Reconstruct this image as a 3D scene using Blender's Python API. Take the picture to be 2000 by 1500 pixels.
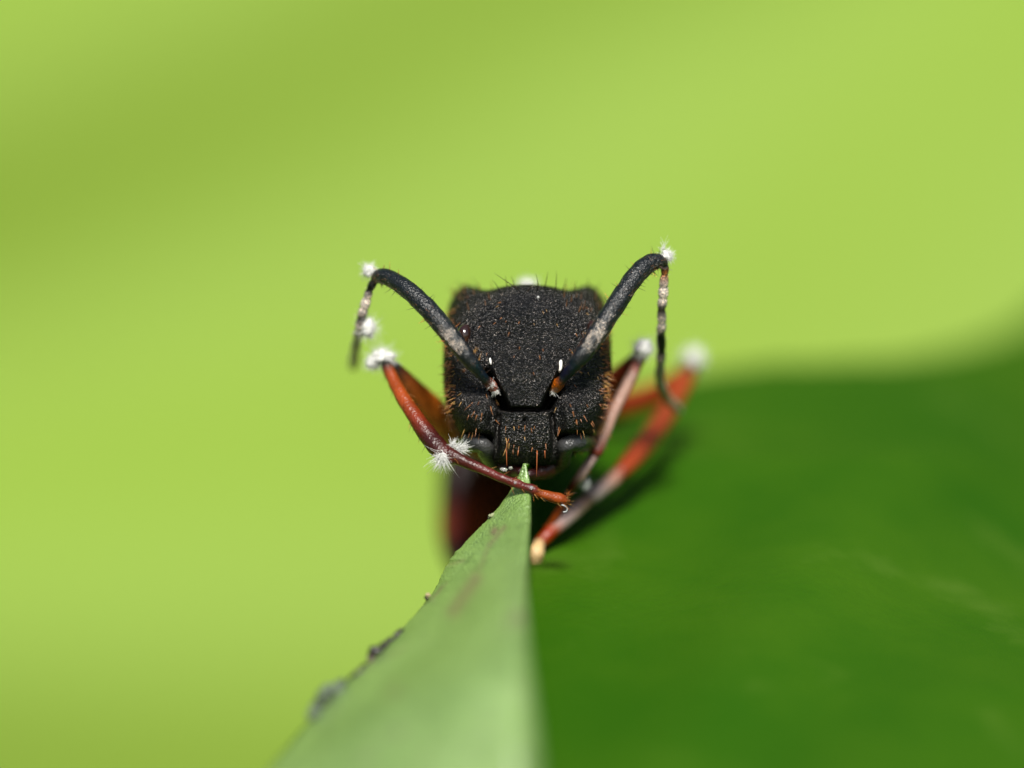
# Macro photograph of an ant gripping the folded edge of a leaf.  1 Blender unit = 1 millimetre.
import bpy, math, random
import numpy as np
from mathutils import Vector, Matrix, noise

scene = bpy.context.scene
for o in list(bpy.data.objects):
    bpy.data.objects.remove(o)
scene.unit_settings.system = 'METRIC'
scene.unit_settings.scale_length = 0.001
col = scene.collection
R = math.radians
rnd = random.Random(7)

# ------------------------------------------------------------------ camera
D = 150.0                      # working distance of the macro lens, mm
cam_data = bpy.data.cameras.new('camera')
cam = bpy.data.objects.new('camera', cam_data); col.objects.link(cam)
cam.location = (0, -D, 0); cam.rotation_euler = (R(90), 0, 0)
cam_data.sensor_width = 36; cam_data.lens = 36 * D / 20.0       # 20 mm wide field at the focus plane
cam_data.clip_start = 1; cam_data.clip_end = 60000
cam_data.dof.use_dof = True
cam_data.dof.focus_distance = D - 0.12
APERTURE = 11.0                # entrance pupil, mm
cam_data.dof.aperture_fstop = cam_data.lens * 1e-3 / APERTURE
scene.camera = cam

# ------------------------------------------------------------------ sky and sun
SUN_EL, SUN_AZ = 39, 3         # above and behind the camera
w = bpy.data.worlds.new('World'); scene.world = w; w.use_nodes = True
nt = w.node_tree; nt.nodes.clear()
sky = nt.nodes.new('ShaderNodeTexSky'); sky.sky_type = 'NISHITA'; sky.sun_disc = False
sky.sun_elevation = R(SUN_EL); sky.sun_rotation = R(180 - SUN_AZ)
bg = nt.nodes.new('ShaderNodeBackground'); bg.inputs['Strength'].default_value = 0.07
wo = nt.nodes.new('ShaderNodeOutputWorld')
nt.links.new(sky.outputs[0], bg.inputs[0]); nt.links.new(bg.outputs[0], wo.inputs[0])
sd = bpy.data.lights.new('sun', 'SUN'); sd.energy = 4.6; sd.angle = R(11); sd.color = (1, 0.96, 0.89)
sun = bpy.data.objects.new('sun', sd); col.objects.link(sun)
sdir = Vector((math.sin(R(SUN_AZ)) * math.cos(R(SUN_EL)), -math.cos(R(SUN_AZ)) * math.cos(R(SUN_EL)), math.sin(R(SUN_EL))))
sun.rotation_euler = sdir.to_track_quat('Z', 'Y').to_euler(); sun.location = sdir * 400

vs = scene.view_settings
vs.view_transform = 'Standard'; vs.look = 'None'; vs.exposure = 0.45; vs.gamma = 1; vs.use_curve_mapping = False

# ------------------------------------------------------------------ helpers
def P(px, py, d=0.0):
    """A point d mm beyond the focus plane that is seen at photograph pixel (px, py)."""
    k = (D + d) / D / 100.0
    return Vector(((px - 1000) * k, d, (750 - py) * k))

class MB:
    def __init__(s): s.v = []; s.f = []; s.c = []
    def add(s, verts, faces, colors):
        b = len(s.v); s.v += [tuple(p) for p in verts]; s.f += [tuple(i + b for i in f) for f in faces]
        s.c += [tuple(c) for c in colors]
    def build(s, name, mat, parent=None, smooth=True):
        me = bpy.data.meshes.new(name); me.from_pydata(s.v, [], s.f); me.update()
        if smooth: me.polygons.foreach_set('use_smooth', [True] * len(me.polygons))
        a = me.color_attributes.new('Col', 'FLOAT_COLOR', 'POINT')
        a.data.foreach_set('color', np.array([(c[0], c[1], c[2], 1.0) for c in s.c], dtype=np.float32).ravel())
        for m in (mat if isinstance(mat, (list, tuple)) else [mat]): me.materials.append(m)
        o = bpy.data.objects.new(name, me); col.objects.link(o)
        if parent: o.parent = parent
        return o

def catmull(pts, n):
    """pts: rows of equal length floats; n samples per span."""
    a = np.array(pts, float); out = []
    e = np.vstack([2 * a[0] - a[1], a, 2 * a[-1] - a[-2]])
    for i in range(1, len(e) - 2):
        p0, p1, p2, p3 = e[i - 1], e[i], e[i + 1], e[i + 2]
        for k in range(n):
            t = k / n
            out.append(0.5 * (2 * p1 + (p2 - p0) * t + (2 * p0 - 5 * p1 + 4 * p2 - p3) * t * t + (3 * p1 - p0 - 3 * p2 + p3) * t ** 3))
    out.append(a[-1]); return np.array(out)

def tube(mb, pts, rad, cols, seg=14, cap=True, rough=0.0, flat=1.0):
    pts = [Vector(p) for p in pts]; n = len(pts); rings = []
    t0 = (pts[1] - pts[0]).normalized()
    up = Vector((0, 1, 0)) if abs(t0.y) < 0.9 else Vector((1, 0, 0))
    nrm = t0.cross(up).normalized()
    V = []; C = []
    def ring(c, r, t, nr, colr):
        b = t.cross(nr)
        for k in range(seg):
            a = 2 * math.pi * k / seg
            q = c + (nr * math.cos(a) + b * (math.sin(a) * flat)) * r
            if rough: q = q + (q - c).normalized() * noise.noise(q * 6) * rough
            V.append(q); C.append(colr)
    seq = []
    for i in range(n):
        t = (pts[min(i + 1, n - 1)] - pts[max(i - 1, 0)]).normalized()
        nrm = (nrm - t * nrm.dot(t)).normalized()
        if i == 0 and cap:
            for a in (1.45, 1.0, 0.5): seq.append((pts[0] - t * rad[0] * math.sin(a), rad[0] * math.cos(a), t, nrm.copy(), cols[0]))
        seq.append((pts[i], rad[i], t, nrm.copy(), cols[i]))
        if i == n - 1 and cap:
            for a in (0.5, 1.0, 1.45): seq.append((pts[i] + t * rad[i] * math.sin(a), rad[i] * math.cos(a), t, nrm.copy(), cols[i]))
    for s_ in seq: ring(*s_)
    m = len(seq); F = []
    for i in range(m - 1):
        for k in range(seg):
            k2 = (k + 1) % seg
            F.append((i * seg + k, i * seg + k2, (i + 1) * seg + k2, (i + 1) * seg + k))
    F.append(tuple(range(seg - 1, -1, -1))); F.append(tuple((m - 1) * seg + k for k in range(seg)))
    mb.add(V, F, C)

def limb(mb, rows, n=8, seg=16, rough=0.0, flat=1.0):
    """rows: (px, py, d, radius_px, r, g, b)"""
    s = catmull(rows, n)
    tube(mb, [P(a[0], a[1], a[2]) for a in s], [max(a[3], 0.5) / 100 for a in s], [np.clip(a[4:7], 0, 1) for a in s], seg, True, rough, flat)

def hair(mb, base, dirv, length, r, colr, bend=None, seg=4, n=5):
    p = Vector(base); d = Vector(dirv).normalized(); bend = bend or Vector((0, 0, 0))
    pts = []; rads = []
    for i in range(n + 1):
        t = i / n; pts.append(p + d * length * t + bend * length * t * t); rads.append(r * (1 - 0.85 * t))
    tube(mb, pts, rads, [colr] * (n + 1), seg, False)

def ellipsoid(mb, c, rx, ry, rz, colr, rot=None, nu=20, nv=12, bump=0.0, seed=0):
    V = []; F = []; C = []
    for j in range(nv + 1):
        th = math.pi * j / nv
        for i in range(nu):
            ph = 2 * math.pi * i / nu
            q = Vector((math.sin(th) * math.cos(ph), math.sin(th) * math.sin(ph), math.cos(th)))
            s = 1 + bump * noise.noise(q * 2.2 + Vector((seed, seed * 2, 0)))
            q = Vector((q.x * rx, q.y * ry, q.z * rz)) * s
            if rot: q = rot @ q
            V.append(Vector(c) + q); C.append(colr)
    for j in range(nv):
        for i in range(nu):
            F.append((j * nu + i, (j + 1) * nu + i, (j + 1) * nu + (i + 1) % nu, j * nu + (i + 1) % nu))
    mb.add(V, F, C)

def tag(o, label=None, cat=None, group=None, kind=None):
    if label: o['label'] = label
    if cat: o['category'] = cat
    if group: o['group'] = group
    if kind: o['kind'] = kind
    return o
def empty(name, loc=(0, 0, 0)):
    o = bpy.data.objects.new(name, None); col.objects.link(o); o.location = loc; o.empty_display_size = 1; return o

# ------------------------------------------------------------------ materials
def new_mat(name):
    m = bpy.data.materials.new(name); m.use_nodes = True
    nt = m.node_tree; b = nt.nodes['Principled BSDF']; return m, nt, b
def node(nt, typ, **kw):
    n = nt.nodes.new(typ)
    for k, v in kw.items():
        if k in n.inputs: n.inputs[k].default_value = v
        else: setattr(n, k, v)
    return n
def ramp(nt, stops, src):
    r = nt.nodes.new('ShaderNodeValToRGB'); e = r.color_ramp.elements
    while len(e) < len(stops): e.new(0.5)
    for k, (p, c) in enumerate(stops): e[k].position = p; e[k].color = (*c, 1)
    nt.links.new(src, r.inputs[0]); return r
def tex(nt, scale, detail=3, rough=0.6, kind='noise', vec=None):
    if kind == 'noise': n = node(nt, 'ShaderNodeTexNoise', Scale=scale, Detail=detail, Roughness=rough)
    else: n = node(nt, 'ShaderNodeTexVoronoi', Scale=scale)
    if vec is None:
        g = nt.nodes.get('geo') or nt.nodes.new('ShaderNodeTexCoord'); g.name = 'geo'
        vec = g.outputs['Object']
    nt.links.new(vec, n.inputs['Vector']); return n

def mat_chitin(name, rough, spec, nscale, nstr, ndist, coat=0.0, fine=False, metal=0.0):
    """Insect cuticle: own colour from the Col attribute, fine shagreen relief."""
    m, nt, b = new_mat(name)
    at = node(nt, 'ShaderNodeVertexColor'); at.layer_name = 'Col'
    var = tex(nt, 3.0, 4)
    rp = ramp(nt, [(0.3, (0.75, 0.75, 0.75)), (0.7, (1.25, 1.2, 1.15))], var.outputs[0])
    mul = node(nt, 'ShaderNodeMixRGB', blend_type='MULTIPLY'); mul.inputs[0].default_value = 1
    nt.links.new(at.outputs[0], mul.inputs[1]); nt.links.new(rp.outputs[0], mul.inputs[2])
    outc = mul.outputs[0]
    if fine:                                    # grains of paler and browner cuticle
        g = tex(nt, 36.0, 2, 0.7); gr = ramp(nt, [(0.42, (0.35, 0.35, 0.36)), (0.56, (1.1, 1.05, 1.0)), (0.70, (4.2, 3.4, 2.8))], g.outputs[0])
        m2 = node(nt, 'ShaderNodeMixRGB', blend_type='MULTIPLY'); m2.inputs[0].default_value = 1
        nt.links.new(outc, m2.inputs[1]); nt.links.new(gr.outputs[0], m2.inputs[2]); outc = m2.outputs[0]
    nt.links.new(outc, b.inputs['Base Color'])
    n1 = tex(nt, nscale * 1.9, 1, 0.6); n2 = tex(nt, nscale, kind='voronoi')
    add = node(nt, 'ShaderNodeMath', operation='MULTIPLY_ADD'); add.inputs[1].default_value = 0.7
    nt.links.new(n1.outputs[0], add.inputs[0]); nt.links.new(n2.outputs[0], add.inputs[2])
    bp = node(nt, 'ShaderNodeBump', Strength=nstr, Distance=ndist); nt.links.new(add.outputs[0], bp.inputs['Height'])
    nt.links.new(bp.outputs[0], b.inputs['Normal'])
    b.inputs['Roughness'].default_value = rough; b.inputs['Specular IOR Level'].default_value = spec
    b.inputs['Coat Weight'].default_value = coat; b.inputs['Coat Roughness'].default_value = 0.15
    if metal:                                   # melanised cuticle: dark reflection, weak at grazing angles
        b.inputs['Metallic'].default_value = metal; b.inputs['Specular Tint'].default_value = (0.25, 0.2, 0.18, 1)
    return m
def mat_plain(name, rough, spec=0.5, trans=0.0):
    m, nt, b = new_mat(name)
    at = node(nt, 'ShaderNodeVertexColor'); at.layer_name = 'Col'
    nt.links.new(at.outputs[0], b.inputs['Base Color'])
    b.inputs['Roughness'].default_value = rough; b.inputs['Specular IOR Level'].default_value = spec
    b.inputs['Transmission Weight'].default_value = trans
    return m
def mat_leaf(name, c1, c2, rough, spec, scale, spots=None, bump=0.3, bdist=0.05, fine=18, transl=0.25, coat=0.0, stain=None):
    m, nt, b = new_mat(name)
    n = tex(nt, scale, 5); rp = ramp(nt, [(0.3, c1), (0.7, c2)], n.outputs[0]); out = rp.outputs[0]
    if spots:
        for (sc, lo, hi, colr) in spots:
            q = tex(nt, sc, 4); q2 = ramp(nt, [(lo, (0, 0, 0)), (hi, (1, 1, 1))], q.outputs[0])
            mx = node(nt, 'ShaderNodeMixRGB'); mx.inputs[2].default_value = (*colr, 1)
            nt.links.new(q2.outputs[0], mx.inputs[0]); nt.links.new(out, mx.inputs[1]); out = mx.outputs[0]
    if stain:                                   # brown scars, their shape kept in the Col attribute
        at = node(nt, 'ShaderNodeVertexColor'); at.layer_name = 'Col'; sp_ = node(nt, 'ShaderNodeSeparateColor'); nt.links.new(at.outputs[0], sp_.inputs[0])
        mx = node(nt, 'ShaderNodeMixRGB'); mx.inputs[2].default_value = (*stain, 1)
        nt.links.new(sp_.outputs[0], mx.inputs[0]); nt.links.new(out, mx.inputs[1]); out = mx.outputs[0]
    nt.links.new(out, b.inputs['Base Color'])
    v = tex(nt, fine, kind='voronoi'); v2 = tex(nt, fine * 0.2, 4)
    add = node(nt, 'ShaderNodeMath', operation='ADD'); nt.links.new(v.outputs[0], add.inputs[0]); nt.links.new(v2.outputs[0], add.inputs[1])
    bp = node(nt, 'ShaderNodeBump', Strength=bump, Distance=bdist); nt.links.new(add.outputs[0], bp.inputs['Height'])
    nt.links.new(bp.outputs[0], b.inputs['Normal'])
    b.inputs['Roughness'].default_value = rough; b.inputs['Specular IOR Level'].default_value = spec
    b.inputs['Coat Weight'].default_value = coat; b.inputs['Coat Roughness'].default_value = 0.35
    if transl:
        tr = node(nt, 'ShaderNodeBsdfTranslucent'); nt.links.new(out, tr.inputs[0])
        mx = node(nt, 'ShaderNodeMixShader'); mx.inputs[0].default_value = transl
        o = nt.nodes['Material Output']
        nt.links.new(b.outputs[0], mx.inputs[1]); nt.links.new(tr.outputs[0], mx.inputs[2]); nt.links.new(mx.outputs[0], o.inputs[0])
    return m

M = {
 'head':   mat_chitin('black_shagreened_cuticle', 0.27, 0.45, 26, 1.0, 0.040, fine=True, metal=0.85),
 'scape':  mat_chitin('blue_black_cuticle', 0.36, 0.50, 24, 0.9, 0.014, fine=True),
 'leg':    mat_chitin('red_brown_cuticle', 0.38, 0.40, 18, 0.8, 0.012),
 'jaw':    mat_chitin('dark_red_jaw', 0.32, 0.45, 18, 0.6, 0.02),
 'eye':    mat_chitin('eye_cuticle', 0.12, 0.6, 40, 0.2, 0.004, coat=0.5),
 'hair':   mat_plain('bristle', 0.28, 0.6),
 'tuft':   mat_plain('white_fluff', 0.8, 0.3),
 'drop':   mat_plain('wet_bead', 0.06, 0.7, 0.75),
 'under':  mat_leaf('leaf_underside', (0.170, 0.290, 0.062), (0.265, 0.425, 0.118), 0.42, 0.8, 0.40,
                    [(0.8, 0.62, 0.74, (0.19, 0.17, 0.09)), (3.0, 0.56, 0.72, (0.10, 0.17, 0.045)), (14, 0.66, 0.72, (0.34, 0.40, 0.20))], 0.7, 0.06, 18, 0.12, 0.8, (0.22, 0.15, 0.09)),
 'upper':  mat_leaf('leaf_upper_side', (0.014, 0.072, 0.0004), (0.037, 0.103, 0.0022), 0.62, 0.08, 0.13,
                    [(0.35, 0.58, 0.78, (0.05, 0.115, 0.008))], 0.2, 0.05, 5, 0.0),
 'far':    mat_leaf('fresh_green_leaf', (0.180, 0.281, 0.030), (0.202, 0.314, 0.042), 0.6, 0.15, 0.05, None, 0.3, 0.1, 1.0, 0.12),
 'vein':   mat_leaf('leaf_vein', (0.26, 0.38, 0.08), (0.30, 0.42, 0.10), 0.5, 0.4, 0.3, None, 0.1, 0.05, 2.0, 0.0),
 'lichen': mat_leaf('lichen', (0.03, 0.035, 0.03), (0.20, 0.26, 0.17), 0.9, 0.2, 3.0, None, 0.5, 0.05, 9, 0.0),
 'soil':   mat_leaf('leaf_litter_soil', (0.03, 0.04, 0.015), (0.07, 0.09, 0.025), 0.95, 0.2, 0.02, None, 0.6, 2, 0.1, 0.0),
}

# ------------------------------------------------------------------ the setting: ground
GZ = -180.0
mb = MB(); n = 60; ext = 20000.0
V = []; F = []
for j in range(n + 1):
    for i in range(n + 1):
        a = (i / n * 2 - 1); b_ = (j / n * 2 - 1)
        x = math.copysign(abs(a) ** 3, a) * ext; y = math.copysign(abs(b_) ** 3, b_) * ext
        V.append((x, y, GZ + 4 * noise.noise(Vector((x * .01, y * .01, 0)))))
for j in range(n):
    for i in range(n): F.append((j * (n + 1) + i, j * (n + 1) + i + 1, (j + 1) * (n + 1) + i + 1, (j + 1) * (n + 1) + i))
mb.add(V, F, [(0.05, 0.06, 0.02)] * len(V))
tag(mb.build('ground', M['soil']), kind='structure')

# ------------------------------------------------------------------ the folded leaf the ant grips
lf_rows = [(1022, 905, .15), (1003, 948, .1), (962, 1004, .05), (926, 1040, 0), (890, 1080, -.05), (868, 1110, -.15), (850, 1150, -.5), (815, 1195, -1.0),
           (770, 1245, -1.65), (735, 1277, -2.1), (690, 1320, -2.75), (640, 1370, -3.4), (590, 1425, -4.0), (525, 1500, -4.7), (430, 1600, -5.5), (330, 1720, -6.3)]
rt_rows = [(1027, 905, .12), (1037, 948, -.05), (1038, 1004, -.8), (1036, 1040, -1.5), (1033, 1080, -2.4), (1031, 1110, -3.2), (1030, 1150, -4.4), (1031, 1195, -5.6),
           (1034, 1245, -6.7), (1036, 1277, -7.3), (1041, 1320, -7.9), (1047, 1370, -8.4), (1053, 1425, -8.8), (1062, 1500, -9.2), (1075, 1600, -9.6), (1090, 1720, -10.0)]
top_edge = [(1000, 815), (1100, 795), (1200, 768), (1300, 750), (1400, 731), (1500, 718), (1600, 715), (1680, 712), (1760, 708), (1850, 694), (1930, 670),
            (2000, 640), (2100, 560), (2250, 470), (2500, 430)]
def plane_d(px, py):
    d = 2.0 + (1090 - py) / 100 * 2.3
    if py < 900: d = d + (900 - py) / 100 * 1.5
    d += (0.32 * math.sin((px * 0.85 + py * 0.8) / 75.0) + 0.5 * math.sin((px * 0.9 + py * 0.55) / 210.0 + 1.0)) * min(1, max(0, (px - 1100) / 300))   # lateral-vein corrugation
    if px > 1450: d += ((px - 1450) / 100) ** 2 * 0.13 * max(0.3, min(1.6, (1500 - py) / 500))
    return d
def interp(rows, key, col_, v): return float(np.interp(v, [r[key] for r in rows], [r[col_] for r in rows]))

V = []; F = []; mi = []
NF = 70                                     # columns of the flap, from its free margin to the fold
L_ = catmull(lf_rows, 14); R_ = catmull(rt_rows, 14); nr = len(L_)
jag = [noise.noise(Vector((i * 0.19, 3.1, 0))) * 5 + noise.noise(Vector((i * 0.75, 9.1, 0))) * 2.5 for i in range(nr)]
for i in range(nr):
    a = L_[i]; b_ = R_[i]; ww = min(1, (b_[0] - a[0]) / 120)
    a = a + np.array([jag[i] * ww, 0, 0])
    for j in range(NF + 1):
        u = j / NF                          # 0 = right margin, 1 = fold
        p = b_ * (1 - u) + a * u
        bt = min(1, max(0, (a[1] - 1080) / 260))
        bul = math.sin(math.pi * u ** 0.8) ** 0.8 * (0.28 + 1.3 * bt) * ww + 0.16 * ww * noise.noise(Vector((p[0] * .008, p[1] * .008, 2.0))) + 0.03 * ww * noise.noise(Vector((p[0] * .05, p[1] * .05, 7.0)))
        roll = 0.22 * ww * max(0, (u - 0.86) / 0.14) ** 2 + 0.35 * ww * max(0, (0.12 - u) / 0.12) ** 2
        V.append(P(p[0], p[1], p[2] - bul + roll))
for i in range(nr - 1):
    for j in range(NF):
        F.append((i * (NF + 1) + j, i * (NF + 1) + j + 1, (i + 1) * (NF + 1) + j + 1, (i + 1) * (NF + 1) + j))
# blade rows: same rows behind the flap, plus rows above up to the far margin
NB = 90
base = len(V)
rows = []
for k in range(26):                         # rows above the bitten tip, t from 0 (far margin) to 1 (tip row)
    rows.append(('up', k / 26))
for i in range(nr): rows.append(('lo', i))
xs = [0] + [1.0]
def col_px(left, j):
    t = j / NB
    return left + (2500 - left) * (0.35 * t + 0.65 * t ** 2.0)
for kind, q in rows:
    for j in range(NB + 1):
        if kind == 'lo':
            left = L_[q][0] + jag[q] * min(1, (R_[q][0] - L_[q][0]) / 120); py = L_[q][1]; dl = L_[q][2] + 0.35
            px = col_px(left, j)
            u = min(1, (px - left) / max(1040 - left, 14)); u = u * u * (3 - 2 * u)
            d = dl * (1 - u) + plane_d(px, py) * u
            px += 5 * max(0, 1 - j / 6)
            if j == 0: d = L_[q][2] + 0.32
            V.append(P(px, py, d))
        else:
            left = 1022 + (1 - q) * 40; px = col_px(left, j)
            te = interp(top_edge, 0, 1, px) + 3 * noise.noise(Vector((px * .02, 0, 0)))
            py = te + (905 - te) * q
            pl = plane_d(px, py)
            s = max(0, 1 - (px - left) / 14.0) * q ** 4
            d = pl * (1 - s) + 0.45 * s
            d += 0.5 * (1 - q) ** 6          # margin curls slightly away
            V.append(P(px, py, d))
nrb = len(rows)
for i in range(nrb - 1):
    for j in range(NB):
        F.append((base + i * (NB + 1) + j, base + (i + 1) * (NB + 1) + j, base + (i + 1) * (NB + 1) + j + 1, base + i * (NB + 1) + j + 1))
# reverse: the blade's outward (underside) normal looks away from the camera
F = [f for f in F]
for i in range(len(F)):
    if F[i][0] >= base: F[i] = tuple(reversed(F[i]))
off = base + 26 * (NB + 1)
for i in range(nr - 1):                     # stitch the fold
    a0 = i * (NF + 1) + NF; a1 = (i + 1) * (NF + 1) + NF
    F.append((a0, off + i * (NB + 1), off + (i + 1) * (NB + 1), a1))
leaf = empty('folded_leaf', P(2200, 1700, -9))
tag(leaf, 'dark green leaf with its pale underside folded forward, bitten by the ant', 'leaf')
def rel(o, parent):
    o.parent = parent; o.matrix_parent_inverse = Matrix.Translation(-parent.location); return o
scars = [((985, 1030), (955, 1065), 5, .55), ((966, 1036), (964, 1040), 7, .9), ((930, 1130), (885, 1195), 13, .75), ((955, 1065), (930, 1130), 5, .35), ((775, 1345), (765, 1355), 14, .25), ((870, 1105), (905, 1095), 4, .4)]
cols = []
for q in V:
    kq = 100 * D / (D + q.y if hasattr(q, 'y') else D + q[1]); X = q[0] * kq + 1000; Y = 750 - q[2] * kq; st = 0
    for (x0, y0), (x1, y1), wd, am in scars:
        t = max(0, min(1, ((X - x0) * (x1 - x0) + (Y - y0) * (y1 - y0)) / ((x1 - x0) ** 2 + (y1 - y0) ** 2)))
        dd = math.hypot(X - x0 - t * (x1 - x0), Y - y0 - t * (y1 - y0)) / wd
        st = max(st, am * math.exp(-dd * dd))
    cols.append((st, 0, 0))
mb = MB(); mb.add(V, F, cols)
blade = mb.build('blade', [M['under'], M['upper']])
import bmesh
bm = bmesh.new(); bm.from_mesh(blade.data); bmesh.ops.recalc_face_normals(bm, faces=bm.faces[:])
bm.faces.ensure_lookup_table()
if bm.faces[NF // 2].normal.y > 0:
    bmesh.ops.reverse_faces(bm, faces=bm.faces[:])
bm.to_mesh(blade.data); bm.free()
so = blade.modifiers.new('thickness', 'SOLIDIFY'); so.thickness = 0.07; so.offset = -1; so.material_offset = 1; so.material_offset_rim = 0
rel(blade, leaf)
mb = MB()
tube(mb, [P(2480, 900, 12), P(2600, 1300, 10), P(2750, 2000, 12), Vector((21, 18, -40)), Vector((24, 24, GZ - 3))], [0.6, 0.9, 1.2, 1.6, 2.2], [(0.1, 0.2, 0.04)] * 5, 12)
rel(mb.build('petiole', M['vein']), leaf)

# ------------------------------------------------------------------ the leaves behind
def far_leaf(cx, cy, cz, length, width, roll, pitch, yaw, seed, label, amp=1.0, lam=16.5, ph0=None):
    root = empty('broad_leaf', (cx, cy, GZ)); tag(root, label, 'leaf')
    rot = Matrix.Translation((cx, cy, cz)) @ Matrix.Rotation(R(yaw), 4, 'Z') @ Matrix.Rotation(R(pitch), 4, 'X') @ Matrix.Rotation(R(roll), 4, 'Y')
    def surf(u, v):       # u along the midrib -1..1, v across -1..1
        wd = width / 2 * (max(0.0, 1 - abs(u) ** 2.6)) ** 0.62
        x = u * length / 2; z = v * wd
        s = z - abs(x) * 0 + 0.0
        y = 0.012 * (z * z) / 10 + 0.004 * x * x / 10
        ph = abs(z) * 0.8 - x * 0.6
        if ph0 is not None:                      # veins curving towards the tip
            q0 = Matrix.Rotation(R(roll), 3, 'Y') @ Vector((x, 0, z)) + Vector((cx, 0, cz))
            X = max(-900, min(2400, q0.x / .0152 + 1000)); Y = 750 - q0.z / .0152
            ph = -0.0152 * (Y + X * max(-.15, min(.5, .42 * (1 - Y / 1150))) - 825)
        k = min(1, abs(z) / 12.0)
        y += amp * lam / (2 * math.pi) * 0.62 * math.sin(2 * math.pi * (ph + 0.9 * noise.noise(Vector((x * .035, z * .035, seed)))) / lam) * k
        y += 0.9 * noise.noise(Vector((x * .02, z * .02, seed + 5)))
        return rot @ Vector((x, y, z))
    nu, nv = 150, 110; V = []; F = []
    for i in range(nu + 1):
        for j in range(nv + 1): V.append(surf(i / nu * 1.998 - 0.999, j / nv * 2 - 1))
    for i in range(nu):
        for j in range(nv): F.append((i * (nv + 1) + j, (i + 1) * (nv + 1) + j, (i + 1) * (nv + 1) + j + 1, i * (nv + 1) + j + 1))
    mb = MB(); mb.add(V, F, [(0.3, 0.4, 0.1)] * len(V)); b = mb.build('blade', M['far']); rel(b, root)
    so = b.modifiers.new('thickness', 'SOLIDIFY'); so.thickness = 0.35; so.offset = 0
    mb = MB(); pts = [surf(-0.999 + 1.99 * k / 40, 0) for k in range(41)]
    tube(mb, pts, [1.3 * (1 - 0.8 * k / 40) for k in range(41)], [(0.3, 0.4, 0.1)] * 41, 8); rel(mb.build('midrib', M['vein']), root)
    e = surf(-0.999, 0); mb = MB()
    s = catmull([e[:], (e.x * 0.8 + cx * 0.2, e.y + 18, e.z - 15), (cx * .6 + e.x * .4, cy + 25, (e.z + GZ) / 2), (cx, cy, GZ - 3)], 8)
    tube(mb, s, [1.3 + 1.2 * k / len(s) for k in range(len(s))], [(0.3, 0.4, 0.1)] * len(s), 10); rel(mb.build('petiole', M['vein']), root)
    return root
far_leaf(-18, 74, -46, 330, 210, 25, -12, 0, 0.6, 'broad fresh green leaf filling the space behind the ant', 1.0, 18.4, 1)
far_leaf(-150, 150, 30, 260, 170, 40, -25, 12, 3.1, 'fresh green leaf rising behind the broad leaf on its stalk side')
far_leaf(190, 170, 40, 260, 170, -50, -20, -15, 7.7, 'fresh green leaf rising behind the broad leaf beyond its tip')
far_leaf(20, 210, 110, 300, 190, 10, -15, 5, 11.3, 'fresh green leaf standing highest behind the broad leaf')

# ------------------------------------------------------------------ the ant
ant = empty('ant', (0.2, 2.5, -1.9))
tag(ant, 'black ant with red legs biting the folded edge of a leaf', 'ant')
CX, CZ = 1030.0, 735.0
half = [(1030, 555, 0.9), (1002, 557, 1.0), (980, 560, 1.1), (962, 565, 1.3), (946, 567, 1.6), (928, 561, 2.0), (910, 555, 2.4), (892, 566, 2.5), (878, 592, 2.3), (870, 632, 1.9), (867, 660, 1.6),
        (866, 690, 1.4), (866, 730, 1.3), (868, 770, 1.2), (875, 802, 1.15), (888, 830, 1.1), (904, 854, 1.0), (922, 874, 1.0), (944, 893, 0.95), (968, 906, 0.9), (1000, 910, 0.85), (1030, 911, 0.85)]
ang = [math.atan2(CX - p[0], CZ - p[1]) for p in half]           # 0 at the top, pi at the chin
rad_ = [math.hypot(CX - p[0], CZ - p[1]) for p in half]
dep_ = [p[2] for p in half]
ang[-1] = math.pi
def sm(a, b, x): t = np.clip((x - a) / (b - a), 0, 1); return t * t * (3 - 2 * t)
plate_y = [590, 620, 660, 700, 720, 740, 765, 785, 797]; plate_w = [24, 40, 56, 65, 66, 59, 44, 35, 31]
def features(px, py):
    """relief of the face in mm; negative is towards the camera"""
    ax = np.abs(px - 1026)
    hw = np.interp(py, plate_y, plate_w)
    up = sm(650, 735, py) * (1 - sm(793, 799, py))
    inside = sm(-7, 7, hw - ax)
    f = -0.24 * inside * up                                                     # frontal plate between the carinae
    f += -0.09 * np.exp(-((hw - ax - 4) / 6.0) ** 2) * up                       # raised carina rim
    f += 0.75 * np.exp(-((ax - hw - 11) / 9.5) ** 2) * sm(712, 750, py) * (1 - sm(797, 806, py))   # antennal socket groove
    f += 0.12 * np.exp(-((py - 800) / 5.0) ** 2) * (1 - sm(30, 44, ax))          # groove over the clypeus
    cw = 47 + (py - 800) * 0.06
    inc = sm(-4, 3, cw - ax) * sm(801, 806, py)
    f += -0.12 * inc * (1 - sm(850, 905, py))                                   # clypeus
    f += 0.20 * np.exp(-((ax - cw - 5) / 4.5) ** 2) * sm(798, 812, py)           # grooves beside it
    f += -0.05 * np.exp(-((ax - 14) / 12.0) ** 2) * np.exp(-((py - 806) / 5.0) ** 2)
    f += 0.14 * np.exp(-(((px - 1024) / 3.5) ** 2 + ((py - 822) / 5.0) ** 2))   # pit of the clypeus
    f += -0.03 * np.exp(-((px - 1025) / 3.0) ** 2) * sm(680, 700, py) * (1 - sm(735, 755, py))     # median keel
    f += 0.05 * np.exp(-((px - 1025) / 2.5) ** 2) * sm(760, 780, py) * (1 - sm(797, 800, py))
    ck = sm(14, 36, ax - cw) * sm(745, 800, py) * (1 - sm(838, 854, py))
    f += -0.22 * ck - 0.20 * np.exp(-((ax - 100) / 40.0) ** 2 - ((py - 805) / 34.0) ** 2)                                                             # cheeks
    f += 0.45 * sm(8, 20, ax - cw) * sm(842, 858, py)                            # recess over the jaws
    f += -0.16 * np.exp(-((px - 1027) / 75.0) ** 2 - ((py - 610) / 45.0) ** 2)   # domed forehead
    # fine wrinkles
    return f
nA, nS = 260, 130
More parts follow.
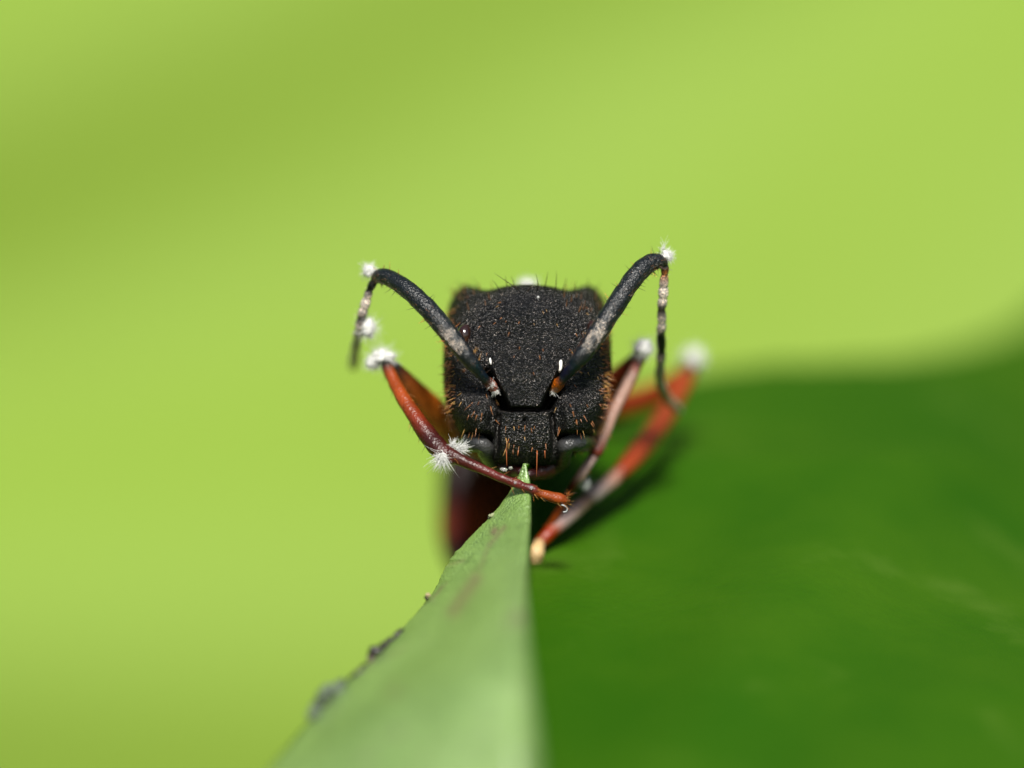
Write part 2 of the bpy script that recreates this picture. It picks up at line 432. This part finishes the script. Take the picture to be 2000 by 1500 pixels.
th = np.linspace(0, 2 * np.pi, nA, endpoint=False)
tha = np.where(th <= np.pi, th, 2 * np.pi - th)
Ro = np.interp(tha, ang, rad_); De = np.interp(tha, ang, dep_)
Rs, Ds = Ro.copy(), De.copy()
for _ in range(260):
    Rs = (np.roll(Rs, 1) + Rs * 2 + np.roll(Rs, -1)) / 4; Ds = (np.roll(Ds, 1) + Ds * 2 + np.roll(Ds, -1)) / 4
for _ in range(2):
    Ro = (np.roll(Ro, 1) + Ro * 2 + np.roll(Ro, -1)) / 4; De = (np.roll(De, 1) + De * 2 + np.roll(De, -1)) / 4
V = []; C = []
def skin(px, py, d): return 0
front = [];
for s in np.concatenate([np.linspace(0.012, 0.9, 100), np.linspace(0.91, 1, 31)]):
    rho = s if s < 0.9 else 0.9 + 0.1 * math.sin((s - 0.9) / 0.1 * math.pi / 2)
    bl = rho ** 5; Rr = Rs * (1 - bl) + Ro * bl; Dr = Ds * (1 - bl) + De * bl
    px = CX - np.sin(th) * Rr * rho; py = CZ - np.cos(th) * Rr * rho
    d = Dr * (1 - (1 - rho ** 3.4) ** (1 / 2.2)) - 0.02
    f = features(px, py) * (1 - rho ** 14)
    d = d + f
    for k in range(nA):
        q = P(px[k], py[k], d[k])
        d2 = 0.012 * noise.noise(q * 2.5) + 0.004 * noise.noise(q * 13)
        V.append((q.x, q.y + d2 * (1 - rho ** 10), q.z))
nF = 131
for s in np.linspace(0.06, 1, 26):           # back of the head narrowing to the neck
    rho = math.cos(s * math.pi / 2 * 0.80)
    px = CX - np.sin(th) * Ro * rho; py = CZ - np.cos(th) * Ro * rho
    d = De + 2.2 * math.sin(s * math.pi / 2)
    for k in range(nA): V.append(tuple(P(px[k], py[k], d[k])))
nR = nF + 26
# neck, thorax, waist and gaster grown on from the last head ring, in the same skin
spine = [(1028, 740, 4.6, 62, 62), (1025, 745, 5.2, 56, 56), (1022, 745, 6.0, 92, 96), (1015, 748, 7.2, 112, 112), (1008, 755, 8.6, 100, 104), (1000, 770, 10.0, 82, 84), (985, 800, 11.0, 46, 46), (975, 830, 11.2, 60, 60),
         (965, 860, 10.8, 40, 40), (960, 900, 10.0, 88, 92), (960, 960, 9.2, 98, 104), (956, 1030, 8.2, 98, 100), (954, 1090, 7.4, 86, 84), (954, 1140, 6.8, 52, 50), (956, 1165, 6.6, 12, 12)]
sp = catmull(spine, 7)
ctr = [P(a[0], a[1], a[2]) for a in sp]
e1 = Vector((1, 0, 0)); e2 = Vector((0, 0, 1))
tprev = Vector((0, 1, 0)); up = Vector((0, 0, 1))
for i, a in enumerate(sp):
    t = (ctr[min(i + 1, len(ctr) - 1)] - ctr[max(i - 1, 0)]).normalized()
    up = (up - t * up.dot(t)).normalized(); side = up.cross(t) * -1.0
    if side.x < 0 and i == 0: side = -side
    side = (side - t * side.dot(t)).normalized()
    for k in range(nA):
        q = ctr[i] + (-side * math.sin(th[k]) * a[3] + up * math.cos(th[k]) * a[4]) / 100 * (D + a[2]) / D
        V.append(tuple(q + (q - ctr[i]).normalized() * 0.05 * noise.noise(q * 1.5)))
nR += len(sp)
F = []
for i in range(nR - 1):
    for k in range(nA):
        k2 = (k + 1) % nA; F.append((i * nA + k, i * nA + k2, (i + 1) * nA + k2, (i + 1) * nA + k))
F.append(tuple(range(nA - 1, -1, -1))); F.append(tuple((nR - 1) * nA + k for k in range(nA)))
V = np.array(V)
C = np.tile(np.array([[0.057, 0.061, 0.065]]), (len(V), 1))
bod = V[:, 1] > 5.5
C[bod] = (0.09, 0.028, 0.008)
gb = np.exp(-(((V[:, 0] + 1.05) / 0.5) ** 2 + ((V[:, 2] + 3.0) / 0.7) ** 2)) * (V[:, 1] > 3)
C += gb[:, None] * np.array([[0.25, 0.04, 0.008]])
mb = MB(); mb.add(V, F, C); body = mb.build('body', M['head'])
bm = bmesh.new(); bm.from_mesh(body.data); bmesh.ops.recalc_face_normals(bm, faces=bm.faces[:]); bm.to_mesh(body.data); bm.free()
rel(body, ant)
cam_data.dof.focus_object = body            # the lens stays focused on the face of the ant
Vf = V[:nF * nA].reshape(nF, nA, 3)
def face_pt(px, py):
    """point of the face skin seen at pixel, with its rough normal"""
    dx = CX - px; dy = CZ - py; a = math.atan2(dx, dy) % (2 * math.pi); k = int(round(a / (2 * math.pi) * nA)) % nA
    r = math.hypot(dx, dy) / Ro[k]; ring = Vf[:, k, :]
    i = int(np.argmin(np.abs(np.linspace(0, 1, nF) * 0 + np.hypot(ring[:, 0] - P(px, py, ).x * (1 + ring[:, 1] / D), ring[:, 2] - P(px, py).z * (1 + ring[:, 1] / D)))))
    p = Vector(ring[i]); k2 = (k + 3) % nA; i2 = min(i + 3, nF - 1); i1 = max(i2 - 6, 0)
    n_ = (Vector(Vf[i2, k]) - Vector(Vf[i1, k])).cross(Vector(Vf[i, k2]) - Vector(Vf[i, k - 3]))
    if n_.length < 1e-9: n_ = Vector((0, -1, 0))
    n_.normalize()
    if n_.y > 0.3 : n_ = -n_
    return p, n_

# --- bristles of head and body
COP = (0.42, 0.15, 0.035); GOLD = (0.50, 0.28, 0.07); DARK = (0.03, 0.016, 0.008)
mb = MB()
for k in range(300):                                        # coppery bristles on cheeks and clypeus
    side = rnd.choice((-1, 1))
    if k < 42: px, py = 1027 + side * rnd.uniform(52, 150), rnd.uniform(750, 850)
    elif k < 60: px, py = 1027 + rnd.uniform(-46, 46), rnd.uniform(830, 880)
    elif k < 115: px, py = 1030 + side * rnd.uniform(150, 160), rnd.uniform(700, 840)
    elif k < 200: px, py = 1030 + side * rnd.uniform(148, 160), rnd.uniform(640, 850)
    elif k < 255: px, py = 1030 + side * rnd.uniform(90, 145), rnd.uniform(840, 890)
    else: px, py = 1030 + side * rnd.uniform(10, 160), rnd.uniform(575, 740)
    p, n_ = face_pt(px, py)
    ln = rnd.uniform(0.07, 0.20) if k < 255 else rnd.uniform(0.05, 0.12)
    dv = n_ * 0.55 + Vector((side * 0.12 + rnd.uniform(-.15, .15), -0.15, -0.75 + rnd.uniform(-.2, .2)))
    if 115 <= k < 200: dv = n_ * 0.8 + Vector((side * 0.5, -.3, rnd.uniform(-.5, .5)))
    c = COP if rnd.random() < 0.7 else GOLD
    hair(mb, p - n_ * 0.01, dv, ln, rnd.uniform(0.005, 0.009), c, Vector((0, 0, rnd.uniform(-.15, .1))))
for px, L, dx in ((1049, .66, -.02), (989, .40, .03), (1064, .2, .05), (1012, .13, -.1)):   # long bristles over the jaws
    p, n_ = face_pt(px, 872); hair(mb, P(px, 880, p.y - .02), (dx, -.15, -1), L * .8, 0.011, (0.40, 0.11, 0.03), Vector((0, .1, 0)), 5, 6)
for px, py, tx, ty in ((1012, 567, 962, 530), (1050, 566, 1053, 530), (1062, 562, 1071, 532), (1084, 566, 1090, 528), (1100, 568, 1112, 540), (975, 568, 966, 545), (1006, 558, 1002, 537),
                       (1148, 560, 1146, 542), (1165, 570, 1172, 548), (1030, 570, 1042, 556), (905, 562, 893, 545), (930, 560, 926, 541), (885, 575, 870, 558), (1120, 570, 1126, 548), (1182, 590, 1198, 575), (992, 562, 984, 540)):
    p, n_ = face_pt(px, py); q = P(tx, ty, p.y - 0.1)
    hair(mb, p, q - p, (q - p).length, 0.011, DARK, Vector((rnd.uniform(-.2, .2), -.1, rnd.uniform(-.1, .1))), 4, 7)
for k in range(40):                                        # short gold fuzz along the occiput
    px = 1030 + rnd.choice((-1, 1)) * rnd.uniform(70, 165); p, n_ = face_pt(px, rnd.uniform(556, 610))
    hair(mb, p, n_ * .5 + Vector((0, -.1, 1)), rnd.uniform(.1, .22), 0.009, (0.22, 0.09, 0.03))
for k in range(230):                                       # golden fuzz down the sides of the head
    side = rnd.choice((-1, 1)); px = 1030 + side * rnd.uniform(140, 161); p, n_ = face_pt(px, rnd.uniform(600, 870))
    hair(mb, p, n_ * .7 + Vector((side * .7, rnd.uniform(-.3, .3), rnd.uniform(-.8, .3))), rnd.uniform(.06, .20), rnd.uniform(.004, .008), rnd.choice((COP, GOLD, (.2, .08, .03), (.3, .12, .04))))
rel(tag(mb.build('bristles', M['hair']), kind='stuff'), ant)

# --- eyes
for px, py in ((906, 656), (1162, 650)):
    p, n_ = face_pt(px, py); mb = MB()
    ellipsoid(mb, p + Vector((0, -0.03, 0)), 0.15, 0.17, 0.25, (0.025, 0.010, 0.007), Matrix.Rotation(R(12 if px < 1000 else -12), 3, 'Y'), 24, 16)
    rel(mb.build('eye', M['eye']), ant)
# --- jaws; a paler spot on each base paints its highlight
for rows in ([(905, 866, 1.35, 18, .010, .010, .010), (922, 864, .55, 19, .018, .019, .020), (944, 870, .30, 16, .040, .041, .042), (952, 886, .62, 17, .012, .010, .009), (966, 900, 1.0, 20, .012, .004, .004), (986, 911, .95, 18, .028, .005, .004), (1006, 918, .8, 14, .03, .005, .004), (1018, 922, .6, 9, .02, .004, .004)],
             [(1150, 864, 1.35, 18, .010, .010, .010), (1130, 862, .55, 19, .018, .019, .020), (1108, 868, .30, 16, .040, .041, .042), (1100, 886, .62, 17, .012, .010, .009), (1090, 902, 1.0, 20, .012, .004, .004), (1070, 915, .95, 19, .028, .005, .004), (1048, 924, .8, 15, .03, .005, .004), (1034, 926, .6, 9, .02, .004, .004)]):
    mb = MB(); limb(mb, rows, 8, 20, 0.03); rel(mb.build('mandible', M['jaw']), ant)

# --- white fluff
def tuft(parent, px, py, d, r, aim=(0, 0, 0), nfib=650, fr=0.0048, core=0.66, squash=(1, 1, 1)):
    mb = MB(); c = P(px, py, d); r = r / 100; aim = Vector(aim)
    if core: ellipsoid(mb, c, r * core * squash[0], r * core * squash[1], r * core * squash[2], (.66, .66, .63), None, 18, 12, 0.7, px)
    for k in range(nfib):
        v = Vector((rnd.gauss(0, 1), rnd.gauss(0, 1), rnd.gauss(0, 1))).normalized()
        v = (v * (1.0 if aim.length == 0 else 0.55) + aim); v = Vector((v.x * squash[0], v.y * squash[1], v.z * squash[2]))
        L = r * (rnd.triangular(0.55, 0.98, 0.75) if aim.length == 0 else rnd.triangular(0.5, 1.25, 0.9))
        o = c + Vector((rnd.gauss(0, 1), rnd.gauss(0, 1), rnd.gauss(0, 1))) * r * 0.12
        hair(mb, o, v, L, fr, (.72, .72, .69), Vector((rnd.uniform(-.9, .9), rnd.uniform(-.9, .9), rnd.uniform(-.9, .9))), 3, 4)
    return rel(mb.build('white_tuft', M['tuft']), parent)
def part_root(name, mbx, mat):
    o = mbx.build(name, mat); rel(o, ant); return o
def rel2(o, child):           # child meshes hold world coordinates; their part sits at the world origin of its mesh
    child.parent = o; child.matrix_parent_inverse = Matrix.Identity(4)

def under(o, child):
    child.parent = o; child.matrix_parent_inverse = Matrix.Identity(4)

# --- antennae: elbowed, blue-black scape and thin ringed funiculus
BB = (0.0048, 0.0075, 0.0095); BR = (0.34, 0.06, 0.012); OR = (0.48, 0.13, 0.012); GB = (0.52, 0.49, 0.46); BK = (0.014, 0.012, 0.010); GR = (0.36, 0.34, 0.31)
def antenna(scape, fun):
    mb = MB(); limb(mb, scape, 9, 24, 0.015)
    s = catmull(fun, 10); pts = []; rr = []; cc = []
    for i, a in enumerate(s):
        ph = (i % 10) / 10
        pts.append(P(a[0], a[1], a[2])); rr.append(a[3] / 100 * (0.86 + 0.26 * math.sin(math.pi * ph) ** 0.7)); cc.append(np.clip(a[4:7], 0, 1))
    tube(mb, pts, rr, cc, 14)
    for k in range(46):                                    # bristles of the scape
        t = rnd.uniform(0.15, 0.98) * (len(scape) - 1); i = int(t); f = t - i
        a = np.array(scape[i]) * (1 - f) + np.array(scape[min(i + 1, len(scape) - 1)]) * f
        tg = P(scape[min(i + 1, len(scape) - 1)][0], scape[min(i + 1, len(scape) - 1)][1]) - P(scape[i][0], scape[i][1]); tg.normalize()
        sd_ = Vector((tg.z, 0, -tg.x)) * rnd.choice((-1, 1)); o = (sd_ + Vector((0, rnd.uniform(-.6, .3), 0))).normalized()
        hair(mb, P(a[0], a[1], a[2]) + o * a[3] / 100 * 0.92, o + tg * rnd.uniform(-.1, .7), rnd.uniform(.06, .2), 0.006, rnd.choice((COP, DARK, DARK, GOLD)))
    for k in range(420):                                   # short silvery hairs lying along the scape
        t = rnd.uniform(2.2, len(scape) - 1.2); i = int(t); f = t - i
        a = np.array(scape[i]) * (1 - f) + np.array(scape[i + 1]) * f
        tg = (P(*scape[i + 1][:3]) - P(*scape[i][:3])).normalized()
        o = Vector((rnd.uniform(-1, 1), rnd.uniform(-1, .1), rnd.uniform(-1, 1))); o = (o - tg * o.dot(tg)).normalized()
        hair(mb, P(a[0], a[1], a[2]) + o * a[3] / 100, tg + o * rnd.uniform(.05, .35), rnd.uniform(.04, .09), 0.0035, rnd.choice(((.20, .20, .19), (.12, .11, .10), (.25, .12, .06))), None, 3, 2)
    for k in range(850):                                   # dense pale hairs paint the scape's highlight at its bend
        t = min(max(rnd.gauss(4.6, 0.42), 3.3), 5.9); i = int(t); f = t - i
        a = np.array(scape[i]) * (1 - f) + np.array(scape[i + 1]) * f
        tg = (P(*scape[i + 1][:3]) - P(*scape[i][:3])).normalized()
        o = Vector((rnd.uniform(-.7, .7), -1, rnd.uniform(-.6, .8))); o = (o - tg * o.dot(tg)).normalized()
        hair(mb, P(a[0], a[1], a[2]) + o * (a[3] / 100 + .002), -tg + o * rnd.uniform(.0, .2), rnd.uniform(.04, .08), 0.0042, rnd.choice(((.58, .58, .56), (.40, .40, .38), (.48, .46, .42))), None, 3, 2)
    for k in range(60):                                    # velvet on the funiculus
        a = s[rnd.randrange(len(s))]; v = Vector((rnd.uniform(-1, 1), rnd.uniform(-1, .3), rnd.uniform(-.4, .4))).normalized()
        hair(mb, P(a[0], a[1], a[2]) + v * a[3] / 100 * .8, v, rnd.uniform(.04, .1), 0.006, (.4, .38, .35))
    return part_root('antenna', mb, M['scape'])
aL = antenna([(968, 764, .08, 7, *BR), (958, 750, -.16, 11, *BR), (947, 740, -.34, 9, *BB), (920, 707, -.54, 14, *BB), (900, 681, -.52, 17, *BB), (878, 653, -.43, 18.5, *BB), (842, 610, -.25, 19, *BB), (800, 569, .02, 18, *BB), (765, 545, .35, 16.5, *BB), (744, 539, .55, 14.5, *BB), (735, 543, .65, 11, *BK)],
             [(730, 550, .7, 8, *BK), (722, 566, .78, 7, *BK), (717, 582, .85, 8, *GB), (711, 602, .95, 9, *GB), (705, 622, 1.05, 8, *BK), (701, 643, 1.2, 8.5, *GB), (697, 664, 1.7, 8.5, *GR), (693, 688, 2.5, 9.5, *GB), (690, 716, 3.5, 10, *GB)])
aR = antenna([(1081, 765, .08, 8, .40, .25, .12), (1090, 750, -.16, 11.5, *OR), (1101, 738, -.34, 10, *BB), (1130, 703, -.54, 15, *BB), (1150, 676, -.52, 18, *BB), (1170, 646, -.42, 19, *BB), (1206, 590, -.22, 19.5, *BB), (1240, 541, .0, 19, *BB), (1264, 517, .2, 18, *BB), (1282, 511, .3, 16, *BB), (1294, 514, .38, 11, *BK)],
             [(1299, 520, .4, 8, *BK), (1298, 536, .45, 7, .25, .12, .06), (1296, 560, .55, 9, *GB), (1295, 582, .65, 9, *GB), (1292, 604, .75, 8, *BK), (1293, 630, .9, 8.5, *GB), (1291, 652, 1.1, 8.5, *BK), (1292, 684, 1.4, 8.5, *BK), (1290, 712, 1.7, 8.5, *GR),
              (1289, 742, 2.3, 9.5, *GR), (1300, 772, 3.0, 10, .30, .22, .16), (1326, 802, 3.8, 9, *GR)])
tL = [tuft(aL, 721, 529, .8, 16), tuft(aL, 718, 641, 1.15, 24, squash=(.85, 1, 1.1)), tuft(aL, 959, 748, -.25, 9, (.1, -.5, -.2), 130, .006, .5), tuft(aL, 966, 763, -.06, 8, (.2, -.5, -.4), 110, .008, .45)]
tR = [tuft(aR, 1302, 500, .45, 15), tuft(aR, 1297, 487, .45, 16, (0, 0, 1.2), 12, .006, 0), tuft(aR, 1083, 766, -.05, 7, (-.3, -.4, -.5), 40, .007, 0)]
for a_, ts in ((aL, tL), (aR, tR)):
    for t_ in ts: under(a_, t_)

# --- legs
def leg(chains, nb, tufts=(), mat='leg'):
    mb = MB()
    for rows in chains: limb(mb, rows, 9, 18, 0.012)
    for k in range(nb):
        rows = chains[rnd.randrange(1, len(chains)) if len(chains) > 1 else 0]; t = rnd.uniform(0, len(rows) - 1.001); i = int(t); f = t - i
        a = np.array(rows[i]) * (1 - f) + np.array(rows[i + 1]) * f
        tg = (P(*rows[i + 1][:3]) - P(*rows[i][:3])).normalized()
        o = Vector((rnd.uniform(-1, 1), rnd.uniform(-1, .2), rnd.uniform(-1, .5))); o = (o - tg * o.dot(tg)).normalized()
        hair(mb, P(a[0], a[1], a[2]) + o * a[3] / 100 * .9, o * .6 + tg * rnd.uniform(.3, 1), rnd.uniform(.05, .20), 0.005, rnd.choice((DARK, DARK, COP, GOLD)))
    o = part_root('leg', mb, M[mat])
    for t_ in tufts: under(o, tuft(o, *t_[0], **t_[1]))
    return o
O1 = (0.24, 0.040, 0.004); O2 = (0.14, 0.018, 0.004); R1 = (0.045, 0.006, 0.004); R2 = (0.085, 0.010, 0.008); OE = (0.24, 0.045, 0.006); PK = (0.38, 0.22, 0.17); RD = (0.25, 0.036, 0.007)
# foreleg on the chewed side: tibia in focus, foot laid across the fold
legA = leg([[(1010, 862, 5.2, 30, *O2), (950, 872, 3.9, 32, *O1), (885, 842, 2.9, 34, .40, .12, .012), (822, 778, 2.0, 25, .40, .10, .010), (768, 716, 1.3, 13, *BK)],
            [(757, 715, 1.1, 12, *BK), (766, 738, .95, 12.5, *O1), (790, 782, .6, 14, *O1), (815, 820, .35, 16, *O2), (840, 856, .2, 19, *R1), (862, 880, .05, 19, *R1), (884, 893, -.05, 14, *R2)],
            [(878, 886, -.05, 13, *R1), (905, 901, -.12, 12, *R1), (945, 918, -.2, 9.5, *R2), (985, 936, -.24, 8.5, *R2), (1008, 944, -.26, 9.5, *R2), (1022, 950, -.26, 8, *R2), (1040, 956, -.24, 9.5, *R2), (1054, 964, -.2, 8.5, *OE), (1076, 970, -.15, 10.5, *OE), (1094, 975, -.1, 11.5, *OE), (1104, 979, -.08, 8, *OE)],
            [(1098, 972, -.1, 3, *OE), (1107, 968, -.12, 2, *BR), (1112, 961, -.14, 1, *BR)], [(1100, 982, -.1, 3, *OE), (1109, 984, -.14, 2, *BR), (1113, 979, -.18, 1, *BR)]], 150,
           [((748, 699, 1.25, 28), dict(squash=(1.05, 1, .8))), ((728, 708, 1.25, 17), {}), ((866, 889, -.16, 23), dict(aim=(-.35, -.35, -.75), nfib=300, fr=.007, core=0)), ((894, 877, .02, 16), dict(aim=(.75, -.3, .1), nfib=200, fr=.007, core=0)), ((880, 872, .04, 14), dict(aim=(.6, -.3, .35), nfib=90, fr=.007, core=0))])
# foreleg on the blade side; pale tarsus spot and small tuft paint highlights
legB = leg([[(1060, 850, 5.2, 28, *O2), (1140, 800, 4.2, 28, *O1), (1210, 735, 3.0, 20, *O2), (1250, 692, 2.3, 12, *BK)],
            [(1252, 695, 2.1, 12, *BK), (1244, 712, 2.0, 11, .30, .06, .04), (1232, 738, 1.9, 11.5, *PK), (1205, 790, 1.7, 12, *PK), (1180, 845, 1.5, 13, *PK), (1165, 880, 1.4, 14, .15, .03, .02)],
            [(1166, 882, 1.45, 12, *R2), (1150, 905, 1.4, 10, .40, .28, .26), (1135, 928, 1.4, 10, .36, .22, .20), (1122, 945, 1.5, 8, *R2), (1105, 975, 1.7, 7.5, *R2), (1085, 1010, 1.9, 7.5, *OE), (1066, 1040, 2.1, 7, *OE)]], 26,
           [((1256, 680, 1.7, 24), {}), ((1142, 944, 1.7, 11), {})])
# middle leg on the blade side
legC = leg([[(1080, 830, 8.6, 34, *O2), (1180, 800, 7.8, 32, *O2), (1270, 775, 7.2, 27, *RD), (1330, 738, 6.6, 20, *RD), (1345, 716, 6.2, 13, *BK)],
            [(1347, 722, 6.1, 14, *BK), (1338, 742, 5.9, 17, *RD), (1310, 795, 5.2, 20, *RD), (1280, 840, 4.5, 22, *RD), (1245, 885, 3.8, 22, *RD), (1213, 920, 3.2, 17, *RD)],
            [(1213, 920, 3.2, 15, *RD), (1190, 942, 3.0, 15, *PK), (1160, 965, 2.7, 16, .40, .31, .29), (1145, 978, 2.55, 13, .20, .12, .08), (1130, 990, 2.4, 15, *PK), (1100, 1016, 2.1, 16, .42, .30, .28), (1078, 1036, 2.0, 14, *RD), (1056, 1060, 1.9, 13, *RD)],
            [(1052, 1064, 1.8, 12, .55, .38, .18), (1046, 1082, 1.7, 17, .60, .42, .20), (1044, 1098, 1.7, 13, .55, .38, .18)]], 30,
           [((1354, 700, 6.3, 27), {})])
# middle and hind legs on the far side, mostly hidden below the head
legD = leg([[(985, 850, 9.0, 40, *BK), (915, 900, 8.4, 48, .02, .006, .004), (896, 985, 7.8, 40, .05, .010, .004), (896, 1050, 7.2, 38, .26, .035, .008), (900, 1095, 6.6, 30, *R1)],
            [(900, 1095, 6.6, 26, *R1), (935, 1125, 5.2, 18, *R1), (990, 1150, 3.4, 12, *R1), (1012, 1156, 1.9, 9, *R1)]], 12)
legE = leg([[(1090, 800, 9.5, 30, *R1), (1130, 770, 11.5, 28, *R1), (1150, 720, 13.0, 18, *RD)], [(1150, 720, 13.0, 16, *RD), (1175, 790, 12.0, 16, *RD), (1178, 826, 11.2, 12, *R1)],
            [(1178, 826, 11.2, 10, *R1), (1165, 850, 9.6, 9, *R1), (1150, 862, 7.7, 8, *R1)]], 10)

# --- white slivers, painted jaw glints, beads of water and specks on the ant
def fleck(px, py, d, rx, rz, tilt, name='white_sliver', colr=(.8, .79, .74), mat='tuft', dy=0.03, parent=None):
    mb = MB(); ellipsoid(mb, P(px, py, d), rx / 100, dy, rz / 100, colr, Matrix.Rotation(R(tilt), 3, 'Y'), 14, 10, 0.3, px * .1)
    return rel(mb.build(name, M[mat]), ant)
for px, py, rx, rz, ti in ((1094, 715, 4.5, 12, 8), (958, 706, 2.5, 7, -10)):  # small white slivers set on the face
    p, n_ = face_pt(px, py); fleck(px, py, p.y - 0.03, rx, rz, ti)
p, n_ = face_pt(1051, 582); fleck(1051, 581, p.y - .01, 3, 3, 0, 'white_speck', (.35, .35, .33), dy=.03)
for px, py, r in ((1006, 943, 3.0), (1038, 953, 4.2)):
    mb = MB(); ellipsoid(mb, P(px, py, -.34), r / 100, r / 100, r / 100, (.9, .9, .92), None, 16, 10); under(legA, rel(mb.build('water_bead', M['drop']), ant))
for px, py, rx, rz, ti in ((984, 917, 8, 3.5, 8), (997, 914, 4, 3, -10)): fleck(px, py, -.12, rx, rz, ti, 'jaw_glint', (.75, .73, .70), 'drop')  # glints on the jaws, modelled as pale flecks
tuft(ant, 1030, 556, 3.2, 18, squash=(1.3, 1, .6))  # whitish fibrous patch behind the top of the head

# ------------------------------------------------------------------ crusts and crumbs on the leaf
def crust(name, label, cat, pts, mat, group=None):
    mb = MB()
    for (px, py, d, r, c) in pts:
        d = interp(lf_rows, 1, 2, py) - 0.04
        for q in range(5):
            a = rnd.uniform(0, 6.28); rr = r * rnd.uniform(.35, .7)
            ellipsoid(mb, P(px + math.cos(a) * r * .6, py + math.sin(a) * r * .6, d + rnd.uniform(-.05, .05)), rr / 100, rr / 130, rr / 100, c, None, 10, 7, .6, rnd.uniform(0, 50))
    o = mb.build(name, M[mat]); return tag(o, label, cat, group)
DK = (.02, .016, .014); GY = (.20, .26, .16); TN = (.35, .28, .16)
crust('dark_crust', 'dark brown crust along the worn fold of the leaf', 'crust', [(px_, py_, d_, r_, c_) for px_, py_, d_, r_, c_ in ((783, 1232, -1.0, 6, DK), (777, 1239, -1.05, 7, (.05, .04, .035)), (770, 1246, -1.15, 10, DK), (761, 1252, -1.25, 7, DK), (754, 1260, -1.32, 7, (.07, .05, .045)), (746, 1268, -1.4, 13, DK), (738, 1280, -1.5, 16, DK), (729, 1292, -1.6, 11, (.10, .07, .06)), (722, 1300, -1.7, 14, DK), (712, 1306, -1.8, 9, DK), (704, 1315, -1.9, 8, (.06, .05, .04)), (694, 1323, -2.0, 11, DK))], 'hair')
crust('lichen_patch', 'grey green lichen patch on the fold of the leaf', 'lichen', [(668, 1343, -2.3, 14, GY), (650, 1352, -2.5, 19, GY), (634, 1368, -2.65, 19, GY), (622, 1382, -2.8, 15, DK), (612, 1396, -3.0, 12, DK)], 'lichen')
crust('crumb', 'tan crumb stuck to the leaf fold halfway to the dark crust', 'crumb', [(836, 1164, -.45, 5, TN), (832, 1169, -.45, 4, DK)], 'tuft')
crust('crumb', 'pale crumb on the leaf fold just below the ant foot', 'crumb', [(964, 1007, .0, 5, (.28, .30, .17)), (958, 1010, .0, 5, (.25, .27, .15))], 'tuft')
mb = MB(); s = catmull([P(1096, 986, -.12)[:], P(1103, 988, -.16)[:], P(1108, 993, -.16)[:], P(1106, 999, -.14)[:], P(1101, 1000, -.12)[:]], 6)
tube(mb, s, [.014] * len(s), [(.5, .52, .52)] * len(s), 6)
tag(mb.build('fibre', M['tuft']), 'tiny curled white fibre hanging at the ant foot', 'fibre')
